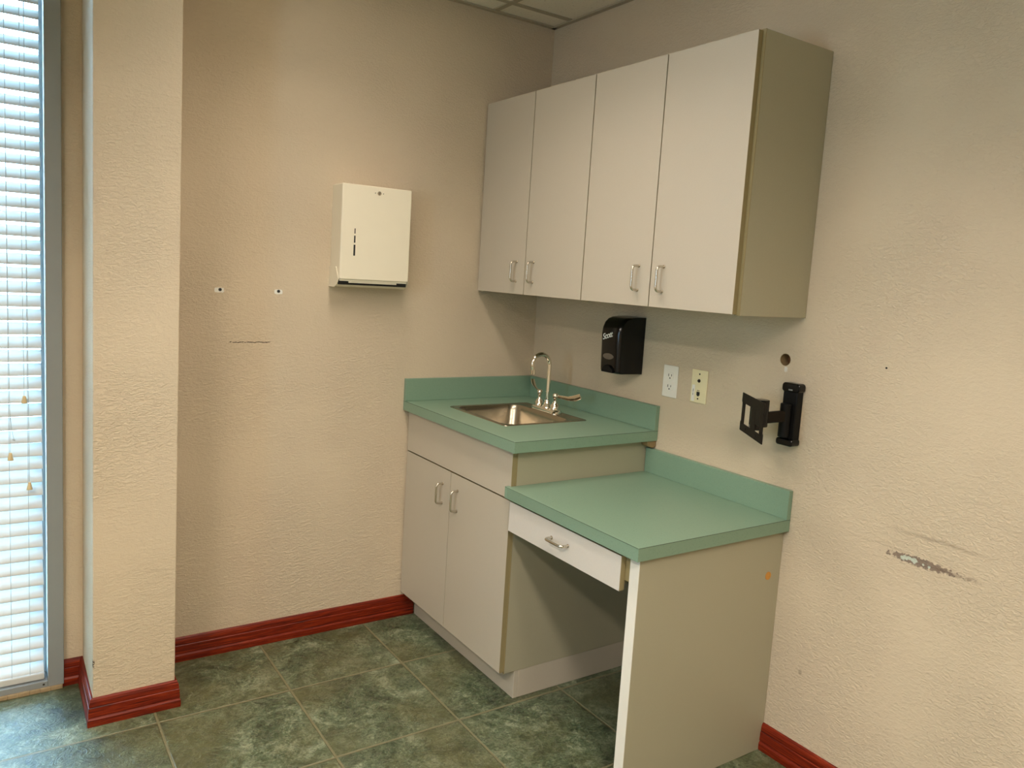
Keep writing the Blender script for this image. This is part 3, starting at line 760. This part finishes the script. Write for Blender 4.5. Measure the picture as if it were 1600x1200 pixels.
anchor('wall anchor in a bare white patch, the one nearer the pillar', -1.361, 1.333, -1.380, -1.347)
anchor('wall anchor in a bare white patch, the one nearer the towel dispenser', -1.156, 1.335, -1.172, -1.141)

# ------------------------------------------------------------------ TV mount
tv = thing('television_mount', 'black swivel television bracket with empty plate on the right wall', 'tv mount', (0, -1.36, 1.07))
bm = BM(); prism(bm, rrect(-1.390, -1.340, 0.992, 1.165, 0.006, 3), lambda u, v, t: (t, u, v), -0.0003, -0.030); build('wall_plate', bm, m_black2, tv, bevel=0.003)
bm = BM(); prism(bm, rrect(-1.396, -1.334, 1.146, 1.174, 0.010, 5), lambda u, v, t: (t, u, v), -0.0006, -0.032)
tc_ = build('top_cap', bm, m_black, tv, bevel=0.004, seg=3)
bm = BM(); box(bm, -0.0328, -0.031, -1.373, -1.359, 1.1515, 1.1555); build('slot', bm, m_grey, tc_)
bm = BM(); prism(bm, rrect(-1.394, -1.336, 0.984, 1.006, 0.008, 5), lambda u, v, t: (t, u, v), -0.0006, -0.040); build('bottom_cap', bm, m_black, tv, bevel=0.004, seg=3)
bm = BM(); tube(bm, [(-0.040, -1.362, 1.010), (-0.040, -1.362, 1.112)], 0.0165, 20); build('pivot_barrel', bm, m_black2, tv, smooth=True, bevel=0.002)
A = Vector((-0.040, -1.362, 1.074)); B = Vector((-0.150, -1.350, 1.070))
d = (B-A).normalized(); s = Vector((0, 0, 1)).cross(d).normalized()
bm = BM(); obox(bm, (A+B)/2, d, s, d.cross(s), (B-A).length/2, 0.011, 0.0165); build('arm', bm, m_brownblk, tv, bevel=0.005, seg=3)
bm = BM(); tube(bm, [(-0.140, -1.352, 1.046), (-0.140, -1.352, 1.126)], 0.021, 20)
obox(bm, (-0.158, -1.353, 1.086), Vector((1,0,0)), Vector((0,1,0)), Vector((0,0,1)), 0.014, 0.017, 0.036)
build('swivel_head', bm, m_black, tv, bevel=0.002, smooth=True)
# plate: 0.215 wide, 0.115 tall, seen nearly edge-on
uu = Vector((-0.130, -0.188, 0)).normalized(); nn = Vector((uu.y, -uu.x, 0)).normalized()
C0 = Vector((-0.1860, -1.3600, 1.0765))
if nn.x > 0: nn = -nn
def pmap(u, v, t): return C0+uu*u+Vector((0, 0, 1))*v+nn*t
HW, HH = 0.1085, 0.0575
bm = BM()
def bar(poly): prism(bm, poly, pmap, 0.0, 0.0035)
bar([(-HW, HH), (-HW, HH-0.026), (-HW+0.012, HH-0.036), (-HW+0.03, HH-0.030), (HW-0.03, HH-0.030), (HW-0.012, HH-0.036), (HW, HH-0.026), (HW, HH)])
bar([(-HW, -HH), (-HW, -HH+0.026), (-HW+0.012, -HH+0.036), (-HW+0.03, -HH+0.024), (HW-0.03, -HH+0.024), (HW-0.012, -HH+0.036), (HW, -HH+0.026), (HW, -HH)])
for a, b, c in ((-HW+0.006, -HW+0.030, -HH+0.022), (-0.006, 0.034, -HH+0.022), (0.034, HW-0.030, -HH+0.044), (HW-0.030, HW-0.006, -HH+0.022)):
    bar([(a, c), (b, c), (b, HH-0.028), (a, HH-0.028)])
build('screen_plate', bm, m_brownblk, tv, bevel=0.0008, seg=1)
bm = BM(); prism(bm, [(-0.036, -0.036), (-0.010, -0.036), (-0.010, 0.030), (-0.036, 0.030)], pmap, -0.006, -0.001); build('slide_rail', bm, m_grey, tv)
for u, v in ((-0.050, -HH+0.012), (0.050, -HH+0.012)):
    bm = BM(); c = pmap(u, v, 0.0036); tube(bm, [c, c+nn*0.0012], 0.0030, 12); build('screw', bm, m_black2, tv)
tilt_c = pmap(0, 0, -0.012)
bm = BM(); obox(bm, tilt_c, uu, nn, Vector((0,0,1)), 0.026, 0.012, 0.034); build('tilt_bracket', bm, m_black, tv, bevel=0.003)

# ------------------------------------------------------------------ ceiling lights outside the frame; the third is an unseen added fill
LNAMES = ['long recessed ceiling light nearest the wall cabinets', 'long recessed ceiling light over the window side of the room', 'added fill light at the back of the room, built like the other ceiling lights']
for (xy, hx, hy, pw, spr), lab in zip(LAMPS, LNAMES):
    t = thing('ceiling_light', lab, 'ceiling light', (xy[0], xy[1], CEIL), 'long recessed ceiling lights')
    bm = BM()
    for a in ((xy[0]-hx-0.02, xy[0]-hx, xy[1]-hy-0.02, xy[1]+hy+0.02), (xy[0]+hx, xy[0]+hx+0.02, xy[1]-hy-0.02, xy[1]+hy+0.02), (xy[0]-hx, xy[0]+hx, xy[1]-hy-0.02, xy[1]-hy), (xy[0]-hx, xy[0]+hx, xy[1]+hy, xy[1]+hy+0.02)):
        box(bm, *a, CEIL-0.018, CEIL-0.0055)
    bmesh.ops.remove_doubles(bm, verts=bm.verts[:], dist=1e-5)
    build('trim_frame', bm, m_white, t)
    bm = BM(); box(bm, xy[0]-hx, xy[0]+hx, xy[1]-hy, xy[1]+hy, CEIL-0.010, CEIL-0.0055); build('lens', bm, m_lens, t)
    l = lamp('lamp_source', (0, 0, -0.014), 2*hx*0.95, pw, WARM, spr, 2*hy*0.97); l.parent = t
